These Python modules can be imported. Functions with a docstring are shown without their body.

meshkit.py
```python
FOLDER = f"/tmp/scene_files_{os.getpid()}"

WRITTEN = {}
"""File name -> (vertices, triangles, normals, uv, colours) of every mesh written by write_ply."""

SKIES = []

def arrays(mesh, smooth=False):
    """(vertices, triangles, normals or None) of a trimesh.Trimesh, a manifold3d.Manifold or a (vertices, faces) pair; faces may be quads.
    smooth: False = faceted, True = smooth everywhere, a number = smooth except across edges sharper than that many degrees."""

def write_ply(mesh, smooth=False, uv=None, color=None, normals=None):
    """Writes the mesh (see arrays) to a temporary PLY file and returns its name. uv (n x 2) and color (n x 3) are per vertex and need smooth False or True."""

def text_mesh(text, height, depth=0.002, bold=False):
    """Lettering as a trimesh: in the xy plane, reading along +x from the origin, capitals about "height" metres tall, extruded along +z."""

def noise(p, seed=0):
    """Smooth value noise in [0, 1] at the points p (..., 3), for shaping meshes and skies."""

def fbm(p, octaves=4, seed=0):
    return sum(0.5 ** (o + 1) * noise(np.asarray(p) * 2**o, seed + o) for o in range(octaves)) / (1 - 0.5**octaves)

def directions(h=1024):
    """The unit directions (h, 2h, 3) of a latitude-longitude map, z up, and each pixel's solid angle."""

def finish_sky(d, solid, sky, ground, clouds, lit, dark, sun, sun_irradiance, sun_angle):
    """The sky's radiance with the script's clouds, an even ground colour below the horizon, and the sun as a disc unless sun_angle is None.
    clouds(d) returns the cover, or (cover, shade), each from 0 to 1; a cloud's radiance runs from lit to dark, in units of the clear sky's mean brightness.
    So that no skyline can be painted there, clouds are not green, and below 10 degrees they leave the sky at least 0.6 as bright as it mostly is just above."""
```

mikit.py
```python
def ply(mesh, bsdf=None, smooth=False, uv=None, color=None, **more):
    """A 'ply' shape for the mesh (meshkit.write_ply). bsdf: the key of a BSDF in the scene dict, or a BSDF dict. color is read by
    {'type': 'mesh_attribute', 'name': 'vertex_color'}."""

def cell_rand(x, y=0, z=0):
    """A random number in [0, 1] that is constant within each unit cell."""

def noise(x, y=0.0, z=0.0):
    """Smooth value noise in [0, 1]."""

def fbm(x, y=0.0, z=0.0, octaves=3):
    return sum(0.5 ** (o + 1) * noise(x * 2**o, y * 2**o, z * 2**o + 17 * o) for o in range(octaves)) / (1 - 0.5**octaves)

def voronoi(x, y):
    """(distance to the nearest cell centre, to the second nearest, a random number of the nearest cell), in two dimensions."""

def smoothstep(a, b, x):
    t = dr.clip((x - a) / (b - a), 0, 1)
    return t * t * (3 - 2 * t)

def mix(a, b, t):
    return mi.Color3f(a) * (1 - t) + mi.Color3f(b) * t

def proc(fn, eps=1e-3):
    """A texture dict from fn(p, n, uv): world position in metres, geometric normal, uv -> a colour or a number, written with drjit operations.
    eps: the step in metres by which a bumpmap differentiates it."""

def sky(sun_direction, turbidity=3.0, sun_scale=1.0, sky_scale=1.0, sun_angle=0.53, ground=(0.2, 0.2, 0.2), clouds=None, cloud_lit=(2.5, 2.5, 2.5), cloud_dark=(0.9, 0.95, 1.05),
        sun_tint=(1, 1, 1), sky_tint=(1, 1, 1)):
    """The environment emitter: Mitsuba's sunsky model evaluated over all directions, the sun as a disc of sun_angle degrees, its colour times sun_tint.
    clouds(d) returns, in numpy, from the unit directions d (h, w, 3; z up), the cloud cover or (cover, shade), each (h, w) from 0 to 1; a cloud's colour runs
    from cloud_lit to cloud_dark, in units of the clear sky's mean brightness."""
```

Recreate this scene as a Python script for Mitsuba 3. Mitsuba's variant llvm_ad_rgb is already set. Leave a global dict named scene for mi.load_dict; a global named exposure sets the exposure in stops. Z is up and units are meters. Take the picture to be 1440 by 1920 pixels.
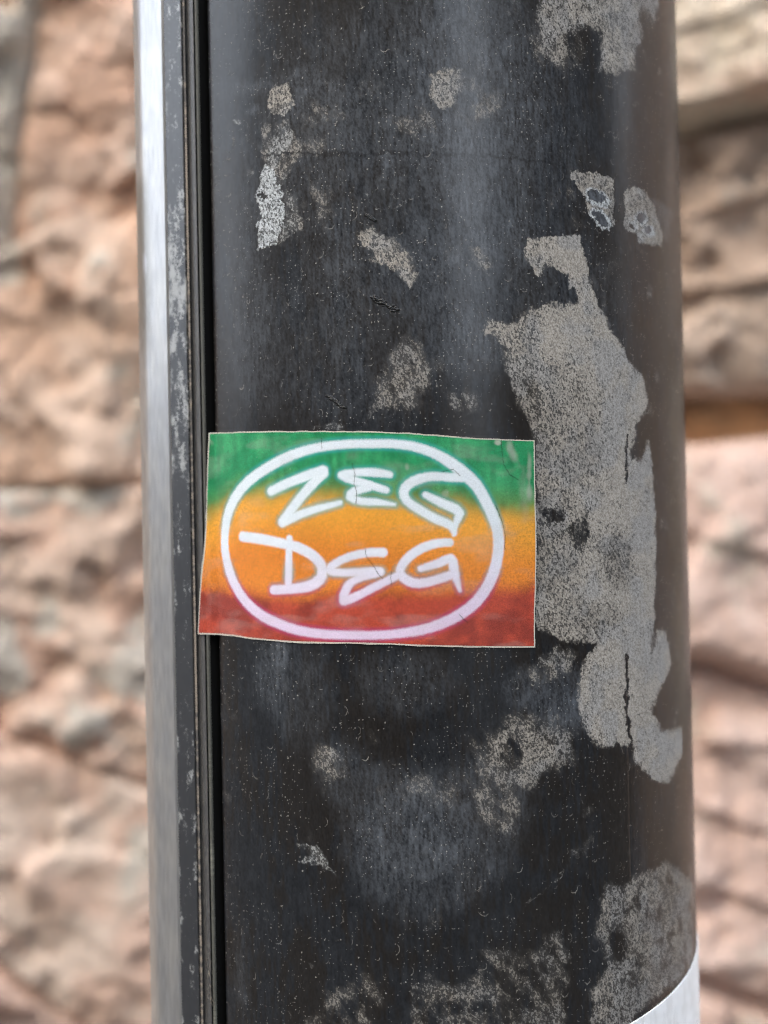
import math, numpy as np, trimesh, drjit as dr, mitsuba as mi, mikit, meshkit
from mikit import noise, fbm, cell_rand, smoothstep, mix, proc
from shapely.geometry import Polygon, Point
from scipy.spatial import Delaunay, cKDTree

T = mi.ScalarTransform4f
scene, labels = {}, {}

# ---------------------------------------------------------------- camera, sky, exposure
R, ZC = 0.0715, 1.45                       # post radius, height of the lens
_o, _t, _u = [[-0.0101,-0.381,1.45],[-0.0101,0.618925369660452,1.462217000835247],[0.020244436247535143,-0.012214497087987558,0.9997204453555539]]
scene['camera'] = {'type': 'thinlens', 'fov': 2 * math.degrees(math.atan(720 / 2600)), 'fov_axis': 'x',
                   'to_world': T().look_at(origin=_o, target=_t, up=_u),
                   'aperture_radius': 0.0029, 'focus_distance': 0.311, 'near_clip': 0.02, 'far_clip': 2000.0}
scene['sky'] = mikit.sky((-0.45, -0.55, 0.75), turbidity=4, sun_scale=0.15, sun_angle=25, clouds=lambda d: 1.0,
                         cloud_lit=(2.2, 2.4, 2.7), ground=(0.2, 0.19, 0.18))
exposure = 3.8

# ---------------------------------------------------------------- helpers
def add(key, mesh, bsdf, smooth=False, label=None, cat=None, kind=None, group=None, **more):
    base, k = key, 0
    while key in scene:
        k += 1
        key = '%s_%03d' % (base, k)
    scene[key] = mikit.ply(mesh, bsdf, smooth=smooth, **more)
    tag(key, label, cat, kind, group)
    return key

def tag(key, label=None, cat=None, kind=None, group=None):
    d = {k: v for k, v in (('label', label), ('category', cat), ('kind', kind), ('group', group)) if v}
    if d:
        labels[key] = d

def prism(poly, z0, z1):
    """Upright prism over a plan polygon given in millimetres."""
    m = trimesh.creation.extrude_polygon(poly, z1 - z0, engine='earcut')
    m.apply_scale([0.001, 0.001, 1]); m.apply_translation([0, 0, z0])
    return m

def rounded(pts, r):
    return Polygon(pts).buffer(-r, join_style=1).buffer(r, join_style=1, quad_segs=5)

def sheet(grid):
    """(vertices, quads) of an n x m x 3 grid of points."""
    n, m = grid.shape[:2]
    i = np.arange(n * m).reshape(n, m)
    f = np.stack([i[:-1, :-1], i[1:, :-1], i[1:, 1:], i[:-1, 1:]], -1).reshape(-1, 4)
    return grid.reshape(-1, 3), f

# ---------------------------------------------------------------- distance fields in millimetres on the unrolled post
def d_line(u, v, pts, w=None):
    best = mi.Float(1e6)
    for (ax, ay), (bx, by) in zip(pts[:-1], pts[1:]):
        ex, ey = bx - ax, by - ay
        t = dr.clip(((u - ax) * ex + (v - ay) * ey) / (ex * ex + ey * ey + 1e-9), 0, 1)
        best = dr.minimum(best, dr.square(u - ax - ex * t) + dr.square(v - ay - ey * t))
    return dr.sqrt(best)

def d_stroke(u, v, pts):
    """Distance to a stroke whose half width changes from point to point."""
    best = mi.Float(1e6)
    for (ax, ay, wa), (bx, by, wb) in zip(pts[:-1], pts[1:]):
        ex, ey = bx - ax, by - ay
        t = dr.clip(((u - ax) * ex + (v - ay) * ey) / (ex * ex + ey * ey + 1e-9), 0, 1)
        best = dr.minimum(best, dr.sqrt(dr.square(u - ax - ex * t) + dr.square(v - ay - ey * t)) - (wa + (wb - wa) * t))
    return best

def d_poly(u, v, pts):
    best, s = mi.Float(1e6), mi.Float(1)
    for (ax, ay), (bx, by) in zip(pts, pts[1:] + pts[:1]):
        ex, ey = bx - ax, by - ay
        wx, wy = u - ax, v - ay
        t = dr.clip((wx * ex + wy * ey) / (ex * ex + ey * ey + 1e-9), 0, 1)
        best = dr.minimum(best, dr.square(wx - ex * t) + dr.square(wy - ey * t))
        c1, c2, c3 = v >= ay, v < by, ex * wy > ey * wx
        s = dr.select((c1 & c2 & c3) | ~(c1 | c2 | c3), -s, s)
    return s * dr.sqrt(best)

def d_ell(u, v, e):
    cx, cy, rx, ry, rot = e
    c, s = math.cos(rot), math.sin(rot)
    x, y = ((u - cx) * c - (v - cy) * s) / rx, ((u - cx) * s + (v - cy) * c) / ry
    return (dr.sqrt(x * x + y * y) - 1) * min(rx, ry)

def field(u, v, f):
    """0..strength of one mark: inside 1, falling off over its softness."""
    what, kind, s, soft, g = f
    if what == 'p':
        return s * smoothstep(soft, -soft, d_poly(u, v, g))
    if what == 'e':
        return s * smoothstep(soft, -soft, d_ell(u, v, g))
    return s * smoothstep(soft, 0.25 * soft, d_line(u, v, g))

# dust, wear, smears and painted sky sheen on the post: [shape, kind (0 dust, 1 chalky white, 2 haze and painted sheen, 3 rubbed clean, 4 bare but hazy), strength, softness, points]
FEATS = [
["p",0,1.0,0.7,[[23.59,65.15],[37.87,67.0],[39.79,62.35],[41.01,54.4],[34.49,54.31],[34.56,57.02],[28.74,59.47],[27.14,56.1],[23.2,59.93]]],
["p",0,0.99,1.5,[[24.03,49.91],[40.27,51.12],[45.06,49.23],[47.63,45.8],[54.43,38.59],[59.91,34.87],[61.62,28.54],[56.7,24.46],[53.78,15.48],[57.24,15.3],[62.06,21.21],[64.09,1.87],[62.42,-22.33],[59.74,-31.76],[63.32,-25.61],[68.56,-25.98],[71.4,-35.25],[63.67,-41.11],[59.92,-44.55],[64.34,-49.95],[78.16,-51.38],[78.64,-57.45],[67.14,-63.55],[59.2,-61.3],[52.21,-55.67],[51.53,-52.32],[41.5,-51.58],[37.3,-48.48],[34.72,-42.76],[34.97,-33.64],[40.26,-27.49],[30.79,-26.58],[23.51,-22.13],[24.49,18.84],[23.39,22.82],[19.41,30.63],[18.6,34.47],[17.71,40.12],[12.92,43.56],[14.72,46.69],[21.58,46.33]]],
["p",0,0.95,0.6,[[35.62,57.58],[40.92,56.75],[44.71,48.96],[37.35,48.22]]],
["e",3,0.24,5,[34.35,21.35,11.25,15.5,0]],
["e",3,0.26,5,[30.82,-3.03,9.01,14.31,0]],
["e",3,0.22,4,[22.7,27.28,6.07,7.15,0]],
["p",3,0.6,1.2,[[26.54,3.72],[32.44,4.25],[32.94,1.2],[28.11,0.42]]],
["p",3,0.6,1.2,[[33.2,-0.03],[38.42,2.71],[39.23,-1.97],[36.93,-6.22],[34.23,-5.54]]],
["l",3,0.5,0.6,[[26.79,2.5],[32.68,2.42]]],
["l",3,0.5,0.6,[[33.76,-1.26],[38.3,-1.46]]],
["e",3,0.3,3,[39.3,-21.65,10.36,4.77,0]],
["l",3,0.8,0.72,[[52.32,20.5],[51.57,10.4]]],
["l",3,0.8,0.83,[[50.51,-31.04],[49.7,-43.49],[51.68,-53.72]]],
["e",3,0.34,3,[48.25,-8.39,5.89,7.15,0]],
["p",0,0.92,1.3,[[-15.56,66.32],[-11.35,68.71],[-7.32,65.16],[-3.43,62.15],[-1.63,56.6],[-2.92,52.2],[-6.41,56.74],[-11.16,59.82],[-14.01,63.7]]],
["p",0,0.92,0.4,[[-36.85,99.81],[-34.59,102.51],[-31.04,102.56],[-29.5,97.43],[-31.91,94.96],[-35.76,95.93]]],
["p",0,0.7,1.2,[[-37.42,94.59],[-31.22,94.37],[-27.52,88.99],[-27.04,86.13],[-30.8,82.32],[-32.3,77.61],[-36.49,83.09],[-38.95,87.17],[-39.79,90.77]]],
["p",1,1.1,0.5,[[-38.26,84.46],[-36.03,84.13],[-32.72,77.42],[-32.25,73.56],[-34.69,66.24],[-40.56,65.22],[-39.24,68.64],[-41.35,71.4],[-39.14,72.59],[-40.56,77.99]]],
["p",1,0.62,0.8,[[-37.82,83.9],[-36.82,88.07],[-34.09,92.59],[-30.57,92.69],[-29.68,89.26],[-32.81,86.26],[-35.04,82.88]]],
["p",1,0.55,1.4,[[-32.92,81.37],[-28.88,75.98],[-29.06,67.46],[-33.99,65.55],[-35.26,73.07]]],
["e",0,0.62,2,[-22.34,72.88,3.05,4.77,0]],
["e",0,0.55,2,[-24.55,91.31,4.37,7.15,0]],
["e",3,0.9,0.2,[-38.42,77.68,1.35,0.6,0.3]],
["e",3,0.8,0.15,[-33.9,75.85,0.57,0.36,0]],
["p",0,0.68,1.2,[[-32.3,77.61],[-28.92,74.15],[-27.02,68.48],[-31.15,66.46],[-34.69,66.24]]],
["p",0,0.55,1.2,[[-27.12,82.48],[-23.53,77.84],[-20.07,71.72],[-23.66,71.79],[-27.51,77.05]]],
["e",1,0.6,0.5,[-45.63,95.56,1.49,0.6,0.4]],
["e",1,0.55,0.6,[-43.26,91.0,1.44,1.67,-0.4]],
["e",1,0.45,0.5,[-41.85,83.28,1.26,1.07,0]],
["e",1,0.55,0.4,[-44.13,75.79,1.61,0.72,0.4]],
["e",2,0.5,0.8,[-40.4,97.58,1.69,1.07,0]],
["e",2,0.42,1.5,[-39.8,103.19,6.21,1.43,0.1]],
["e",2,0.38,1.5,[-26.69,102.53,4.44,3.1,0]],
["e",2,0.3,2,[-21.84,97.06,9.96,4.77,0]],
["p",2,0.55,0.3,[[-10.07,83.77],[-6.34,83.82],[-6.51,81.19],[-8.32,80.79],[-9.52,81.09]]],
["l",1,0.55,0.31,[[-12.91,75.53],[-12.11,73.08],[-10.44,71.66],[-8.51,71.33],[-6.34,71.83],[-3.56,73.16]]],
["e",2,0.5,0.6,[-4.88,78.96,0.96,1.67,0]],
["e",2,0.45,0.8,[-9.09,78.55,0.84,1.91,0.4]],
["e",2,0.4,0.8,[-6.49,76.03,0.95,1.67,0]],
["e",2,0.35,0.8,[-12.9,82.26,0.98,0.95,0]],
["p",0,0.86,1.6,[[1.44,101.58],[5.69,103.96],[9.66,102.82],[10.55,98.63],[7.3,94.37],[4.86,93.15],[1.93,96.17]]],
["e",0,0.6,3,[-1.75,91.45,7.18,4.29,0.2]],
["e",0,0.52,3,[12.2,95.68,7.54,5.96,0]],
["p",0,0.74,2.0,[[28.04,121.16],[74.73,132.15],[69.69,121.29],[60.4,114.89],[59.2,109.17],[50.19,105.97],[45.1,106.52],[45.72,115.42],[40.02,115.6],[35.27,111.73],[27.96,106.48],[26.73,112.45]]],
["e",3,0.5,1.5,[40.69,110.74,4.74,4.77,0]],
["e",3,0.4,1.5,[65.65,120.16,4.38,5.96,0]],
["e",0,0.62,3,[33.79,112.13,9.47,8.35,0]],
["p",0,0.7,2.4,[[-3.05,45.63],[0.2,41.26],[1.39,29.77],[-3.68,26.31],[-12.1,25.96],[-14.86,22.34],[-13.3,26.6],[-11.32,34.31],[-7.84,39.56]]],
["e",1,0.38,2,[2.73,36.91,3.12,4.29,0.2]],
["e",0,0.64,2,[7.72,28.25,4.13,3.1,0.4]],
["e",0,0.66,2,[-2.07,35.22,4.05,3.34,0]],
["p",1,0.55,0.6,[[-28.41,22.89],[-23.37,23.99],[-17.66,24.36],[-19.59,22.27]]],
["p",0,0.62,1.6,[[9.31,63.43],[13.36,63.84],[15.88,59.69],[14.82,56.54],[12.01,58.42]]],
["l",0,0.5,0.6,[[-15.11,22.35],[-11.46,27.49],[-8.39,30.02]]],
["e",2,0.35,2.5,[0.63,62.05,7.2,7.15,0]],
["e",2,0.3,3,[9.82,41.63,8.69,7.15,0]],
["e",2,0.3,3,[16.57,68.13,7.76,7.15,0]],
["p",0,0.72,0.3,[[35.66,81.33],[40.68,82.15],[49.37,81.57],[49.35,69.72],[45.0,69.71],[41.19,71.78],[39.85,75.86],[37.09,78.03]]],
["p",0,0.74,0.3,[[53.43,79.39],[57.59,80.82],[63.2,80.48],[67.26,76.62],[71.91,71.49],[70.66,68.38],[63.93,67.35],[58.94,68.7],[52.89,70.17]]],
["e",1,0.9,0.3,[43.99,76.21,4.47,2.15,0.2]],
["e",1,0.9,0.3,[44.88,71.45,3.98,2.03,0.4]],
["e",1,0.8,0.3,[60.36,73.8,3.36,1.67,0]],
["e",1,0.8,0.3,[63.84,71.1,3.46,1.55,0]],
["e",1,0.6,0.3,[57.43,71.31,2.11,1.19,0]],
["e",1,0.6,0.3,[59.9,68.83,2.01,1.31,0]],
["e",4,1.0,0.2,[44.01,76.59,3.17,1.31,0.2]],
["e",4,1.0,0.2,[44.88,71.45,2.86,1.07,0.45]],
["e",4,1.0,0.2,[60.12,73.89,2.14,1.19,0]],
["e",4,1.0,0.2,[63.57,71.19,1.96,1.01,0]],
["e",3,0.7,0.3,[56.31,71.15,0.9,0.6,0]],
["p",2,0.42,1.0,[[63.68,79.26],[73.17,79.68],[80.84,78.49],[74.48,69.93],[69.22,72.36]]],
["l",1,0.32,0.83,[[30.37,91.09],[32.6,88.88],[33.98,85.71]]],
["l",1,0.34,0.48,[[-24.01,104.37],[-10.48,105.43],[7.53,105.42],[18.63,103.47],[24.4,99.43],[27.69,95.47]]],
["e",2,0.55,1.5,[-36.26,-27.68,2.02,3.1,0]],
["e",2,0.42,2.5,[-39.2,-32.42,3.85,7.15,0.2]],
["e",0,0.68,2.4,[27.31,-31.96,7.39,4.05,-0.3]],
["e",2,0.45,2,[21.22,-36.44,5.29,4.77,0]],
["p",0,0.78,2.2,[[13.46,-44.65],[21.06,-43.02],[31.74,-50.66],[26.72,-56.03],[22.63,-59.55],[11.93,-58.38],[8.99,-53.73],[10.91,-49.06]]],
["e",3,0.5,1,[17.67,-51.79,2.29,3.58,0]],
["e",2,0.42,1.5,[31.25,-41.89,4.99,4.77,0]],
["p",2,0.34,3.4,[[-26.41,-57.37],[-27.61,-51.4],[-24.64,-47.92],[-19.78,-47.31],[-14.92,-52.23],[-1.78,-54.61],[10.25,-51.41],[22.75,-54.52],[21.2,-65.18],[14.59,-77.8],[5.93,-84.42],[-7.19,-86.79],[-15.54,-82.0],[-20.31,-72.67],[-21.37,-63.15]]],
["e",0,0.68,2.4,[-23.99,-53.66,4.58,5.72,0]],
["e",2,0.42,2,[-4.42,-67.61,13.11,10.73,0]],
["e",0,0.6,2.4,[14.31,-62.32,7.07,7.87,0]],
["e",0,0.52,4,[-1.85,-58.16,14.39,4.77,0]],
["p",1,0.62,0.6,[[-33.09,-70.85],[-26.7,-70.86],[-24.81,-74.11],[-21.69,-78.48],[-25.51,-76.55],[-28.8,-75.59],[-32.79,-76.16],[-30.1,-73.27]]],
["l",1,0.42,0.36,[[20.11,-84.45],[24.73,-82.52],[30.04,-78.31]]],
["l",1,0.35,0.36,[[-14.38,-85.05],[-12.23,-86.88]]],
["e",1,0.5,0.8,[-12.22,-86.17,0.97,0.83,0.4]],
["p",0,0.54,2.2,[[-27.45,-105.54],[-22.15,-100.25],[-15.9,-99.25],[-12.35,-104.43],[-13.1,-111.57],[-33.09,-114.67]]],
["p",0,0.56,2.4,[[-6.91,-101.93],[-2.66,-97.2],[2.01,-100.83],[6.81,-99.84],[9.34,-94.07],[16.73,-93.43],[28.6,-91.15],[31.93,-98.85],[29.56,-108.13],[32.21,-115.8],[-7.72,-112.58]]],
["p",0,0.6,2.4,[[38.97,-89.02],[41.55,-83.31],[51.45,-82.5],[65.61,-81.39],[87.86,-91.68],[84.81,-111.23],[52.28,-115.19],[48.27,-119.18],[35.13,-116.34],[36.15,-106.82],[41.86,-100.54],[37.24,-94.84]]],
["e",0,0.32,2,[67.71,-98.66,28.86,15.5,0]],
["e",3,0.9,0.4,[36.63,-83.54,1.54,4.05,-0.5]],
["e",3,0.5,1,[45.37,-97.52,2.5,4.77,0]],
["e",2,0.32,2,[-49.67,-104.0,1.76,7.15,0]],
["e",0,0.4,1,[-39.89,-105.99,1.36,1.43,0]],
["e",1,0.5,0.6,[-29.29,-98.04,0.94,0.95,0]],
["l",0,0.5,0.29,[[52.6,-84.21],[52.58,-90.22]]],
["e",2,0.28,4,[-42.56,54.16,6.12,26.23,0]],
["e",2,0.25,4,[-18.96,52.09,3.72,14.31,0]],
["e",2,0.25,4,[7.0,79.96,7.34,10.73,0]],
["e",2,0.25,4,[-10.81,88.86,16.78,7.15,0]],
["e",2,0.25,4,[-31.36,-37.03,7.99,11.92,0]],
["e",2,0.28,3,[-6.12,-34.38,10.71,7.15,0]],
["l",3,0.45,0.54,[[-41.74,87.5],[-10.91,84.06],[13.17,83.43],[26.03,83.15],[34.48,82.2]]],
["l",3,0.5,0.48,[[-29.42,51.04],[-29.99,24.91]]],
["e",2,0.34,9,[1.15,87.19,39.74,35.77,0]],  # broad bluish sky sheen painted into the plastic colour
["e",2,0.45,6,[12.23,96.88,15.52,27.42,0]],  # narrower painted sheen at the upper centre
["e",2,0.3,6,[25.27,51.53,25.05,16.69,0]],
["e",2,0.25,6,[-17.91,42.4,26.51,19.08,0]],
["e",2,0.45,3,[31.31,-39.47,9.06,7.15,0]],
["e",0,0.58,3,[21.56,-49.64,13.85,8.35,0]]]

def grain(u, v):
    a, b = u * 0.94 + v * 0.34, v * 0.94 - u * 0.34
    return dr.clip((0.55 * noise(a * 2.9, b * 2.0, 3) + 0.45 * noise(a * 5.6, b * 4.2, 9) - 0.5) * 2.1 + 0.5, 0, 1)

def warp(u, v):
    n1, n2 = fbm(u * 0.45, v * 0.45, 1, 3) - 0.5, fbm(u * 0.45, v * 0.45, 7.5, 3) - 0.5
    m1, m2 = noise(u * 2.1, v * 1.7, 21) - 0.5, noise(u * 2.1, v * 1.7, 31) - 0.5
    return u + 1.8 * n1 + 0.7 * m1, v + 2.2 * n2 + 0.9 * m2

def specks(u, v, size, seed, keep):
    """Small raised crumbs of dirt: one per cell at most."""
    x, y = u / size, v / size
    i, j = dr.floor(x), dr.floor(y)
    r1, r2, r3 = cell_rand(i, j, seed), cell_rand(i, j, seed + 1), cell_rand(i, j, seed + 2)
    a = (cell_rand(i, j, seed + 3) - 0.5) * 2.4 + 1.3
    px, py = x - i - 0.25 - 0.5 * r1, y - j - 0.25 - 0.5 * r2
    c, s = dr.cos(a), dr.sin(a)
    lx, ly = (px * c + py * s), (py * c - px * s)
    q = cell_rand(i, j, seed + 4)
    d = dr.sqrt(dr.square(lx / (0.5 + q)) + dr.square(ly)) * size
    rad = 0.06 + 0.17 * dr.square(cell_rand(i, j, seed + 5))
    return dr.select(r3 < keep, smoothstep(rad, 0.5 * rad, d) * (0.35 + 0.65 * cell_rand(i, j, seed + 6)), 0)

def nicks(u, v, size, seed, keep):
    """Small curved scuffs of many sizes, turned at random."""
    x, y = u / size, v / size
    i, j = dr.floor(x), dr.floor(y)
    px, py = (x - i - 0.35 - 0.3 * cell_rand(i, j, seed)) * size, (y - j - 0.35 - 0.3 * cell_rand(i, j, seed + 1)) * size
    rad = 0.20 + 1.3 * dr.square(cell_rand(i, j, seed + 2))
    t = (cell_rand(i, j, seed + 5) - 0.5) * 3.4
    d = dr.sqrt(px * px + py * py * (0.4 + cell_rand(i, j, seed + 6)))
    way = (py * dr.cos(t) + px * dr.sin(t)) / dr.maximum(d, 1e-3)
    wob = 0.10 * (noise(u * 4.0, v * 4.0, 5) - 0.5)
    return dr.select(cell_rand(i, j, seed + 3) < keep, smoothstep(0.12, 0.02, dr.abs(d - rad + wob)) * smoothstep(-0.3 - 0.5 * cell_rand(i, j, seed + 7), -0.95, way) * dr.square(cell_rand(i, j, seed + 4)), 0)

def mm(uv):
    return uv.x * 1000, uv.y * 1000

def crumbs(u, v):
    few = smoothstep(0.35, 0.65, noise(u * 0.15, v * 0.11, 77))
    s = dr.maximum(dr.maximum(specks(u, v, 0.9, 3, 0.05 + 0.20 * few) * 0.9, specks(u, v, 1.7, 103, 0.10 + 0.28 * few)), specks(u, v, 3.3, 43, 0.15 + 0.3 * few))
    return dr.maximum(s, 0.6 * dr.maximum(nicks(u * 0.92 + v * 0.39, v * 0.92 - u * 0.39, 5.3, 71, 0.4), nicks(u * 0.96 - v * 0.28, v * 0.96 + u * 0.28, 4.3, 91, 0.25)))

def dust_cover(p, n, uv):
    u, v = mm(uv)
    a, b = warp(u, v)
    g = grain(u, v)
    mid = fbm(u * 0.5, v * 0.4, 55, 3)
    dust = 0.06 + 0.30 * smoothstep(0.52, 0.75, fbm(u * 0.22, v * 0.16, 2, 3)) * smoothstep(0.45, 0.6, fbm(u * 0.12, v * 0.10, 5, 3))
    clean = mi.Float(0)
    for f in FEATS:
        if f[1] in (0, 1):
            dust = dr.maximum(dust, field(a, b, f))
        elif f[1] >= 3:
            clean = dr.maximum(clean, field(a, b, f))
    dust *= (1 - dr.clip(clean * (0.6 + 0.8 * mid), 0, 1)) * (0.74 + 0.50 * mid) * (0.86 + 0.22 * smoothstep(22, 34, u))
    rag = dr.clip((fbm(u * 0.42 + 0.2 * v, v * 0.30, 91, 4) - 0.5) * 2.6 + 0.5, 0, 1)
    hit = dust * smoothstep(-0.10, 0.42, dust * 1.25 - 0.23 - 0.46 * (rag - 0.15))
    spk = smoothstep(-0.14, 0.30, hit - g - 0.26 * smoothstep(36, 26, u + 0.15 * v) * smoothstep(0.75, 0.9, dust))
    cov = dr.clip(1.10 * hit, 0, 1) * (0.20 + 0.80 * spk)
    return dr.clip(dr.maximum(cov * 0.97, crumbs(u, v)), 0, 1)

def dust_tint(p, n, uv):
    u, v = mm(uv)
    a, b = warp(u, v)
    w = mi.Float(0)
    for f in FEATS:
        if f[1] == 1:
            w = dr.maximum(w, field(a, b, f))
    tone = smoothstep(0.4, 0.7, fbm(u * 0.2, v * 0.2, 8, 2))
    base = mix((0.335, 0.310, 0.275), (0.300, 0.290, 0.276), tone)
    c = mix(base, (0.44, 0.465, 0.475), dr.clip(w, 0, 1)) * (0.66 + 0.68 * grain(u * 1.3 + 40, v * 1.3))
    return mix(c, (0.42, 0.40, 0.36), 0.7 * crumbs(u, v))

def plastic_tint(p, n, uv):
    u, v = mm(uv)
    a, b = warp(u, v)
    k = smoothstep(0.42, 0.62, fbm(u * 0.13, v * 0.05, 12, 3) * 0.7 + 0.3 * noise(u * 1.4, v * 0.25, 4))
    c = mix((0.0115, 0.0092, 0.0075), (0.0075, 0.0082, 0.0100), k) * (0.75 + 0.5 * noise(u * 3.5, v * 1.2, 14))
    haze, clean = 0.05 + 0.06 * k, mi.Float(0)
    for f in FEATS:
        if f[1] in (2, 4):
            m = field(a, b, f)
            haze = haze + m - haze * m
        elif f[1] == 3:
            clean = dr.maximum(clean, field(a, b, f))
    streak = 0.15 + 1.5 * noise(u * 2.2, v * 0.45, 61) * fbm(u * 0.4, v * 0.25, 63, 3) + 0.6 * grain(u * 0.9 + 9, v * 0.7)
    haze *= (1 - 0.8 * dr.clip(clean, 0, 1)) * streak
    return mix(c, (0.105, 0.116, 0.132), dr.clip(haze * 0.85, 0, 1))  # blue-grey film also carries the painted upper sheen

TAR = [[[-11.56,52.17],[-10.14,50.9],[-8.94,50.61],[-7.4,49.36],[-6.21,49.08]],[[-12.89,70.72],[-11.81,69.94],[-10.85,69.16]],[[-22.85,30.37],[-21.33,29.57],[-20.21,28.55],[-18.72,27.41]]]
SEAM_U = 50.21
def plastic_relief(p, n, uv):
    u, v = mm(uv)
    h = 0.010 * noise(u * 1.1, v * 0.7, 2) + 0.005 * noise(u * 3.1, v * 1.8, 6) + 0.05 * fbm(u * 0.16, v * 0.07, 3, 2)
    h += 0.09 * crumbs(u, v)
    h += -0.05 * smoothstep(0.35, 0.05, dr.abs(u - SEAM_U + 0.3 * noise(v * 0.1))) * smoothstep(10, -20, v)
    return h * 0.001

def dust_relief(p, n, uv):
    u, v = mm(uv)
    return 0.00005 * grain(u, v)

scene['black_plastic'] = {'type': 'bumpmap', 'arbitrary': proc(plastic_relief, 6e-5), 'scale': 1.0,
                          'bsdf': {'type': 'principled', 'base_color': proc(plastic_tint), 'roughness': 0.27, 'specular': 0.45}}
scene['dust'] = {'type': 'bumpmap', 'arbitrary': proc(dust_relief, 6e-5), 'scale': 1.0, 'bsdf': {'type': 'principled', 'base_color': proc(dust_tint), 'roughness': 0.8, 'specular': 0.3}}
scene['worn_plastic'] = {'type': 'twosided', 'bsdf': {'type': 'blendbsdf', 'weight': proc(dust_cover), 'a': {'type': 'ref', 'id': 'black_plastic'}, 'b': {'type': 'ref', 'id': 'dust'}}}
scene['gap_shade_black'] = {'type': 'twosided', 'bsdf': {'type': 'principled', 'base_color': {'type': 'rgb', 'value': (0.006, 0.006, 0.006)}, 'roughness': 0.8, 'specular': 0.1}}  # near-black colour painting the shade inside the joint

def strip_tint(p, n, uv):
    z, x = (p.z - ZC) * 1000, p.x * 1000
    m = fbm(x * 0.7, z * 0.22, 4, 4)
    zone = 0.02 + 0.42 * smoothstep(-15, 25, z) * smoothstep(95, 55, z) 
    chalk = smoothstep(0.62 - zone * 0.45, 0.80 - zone * 0.3, m * 0.75 + 0.25 * noise(x * 3, z * 2.2, 6))
    fine = specks(x, z, 1.1, 13, 0.2)
    c = mix((0.022, 0.024, 0.028), (0.30, 0.31, 0.31), dr.maximum(chalk, 0.7 * fine))
    return c

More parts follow.
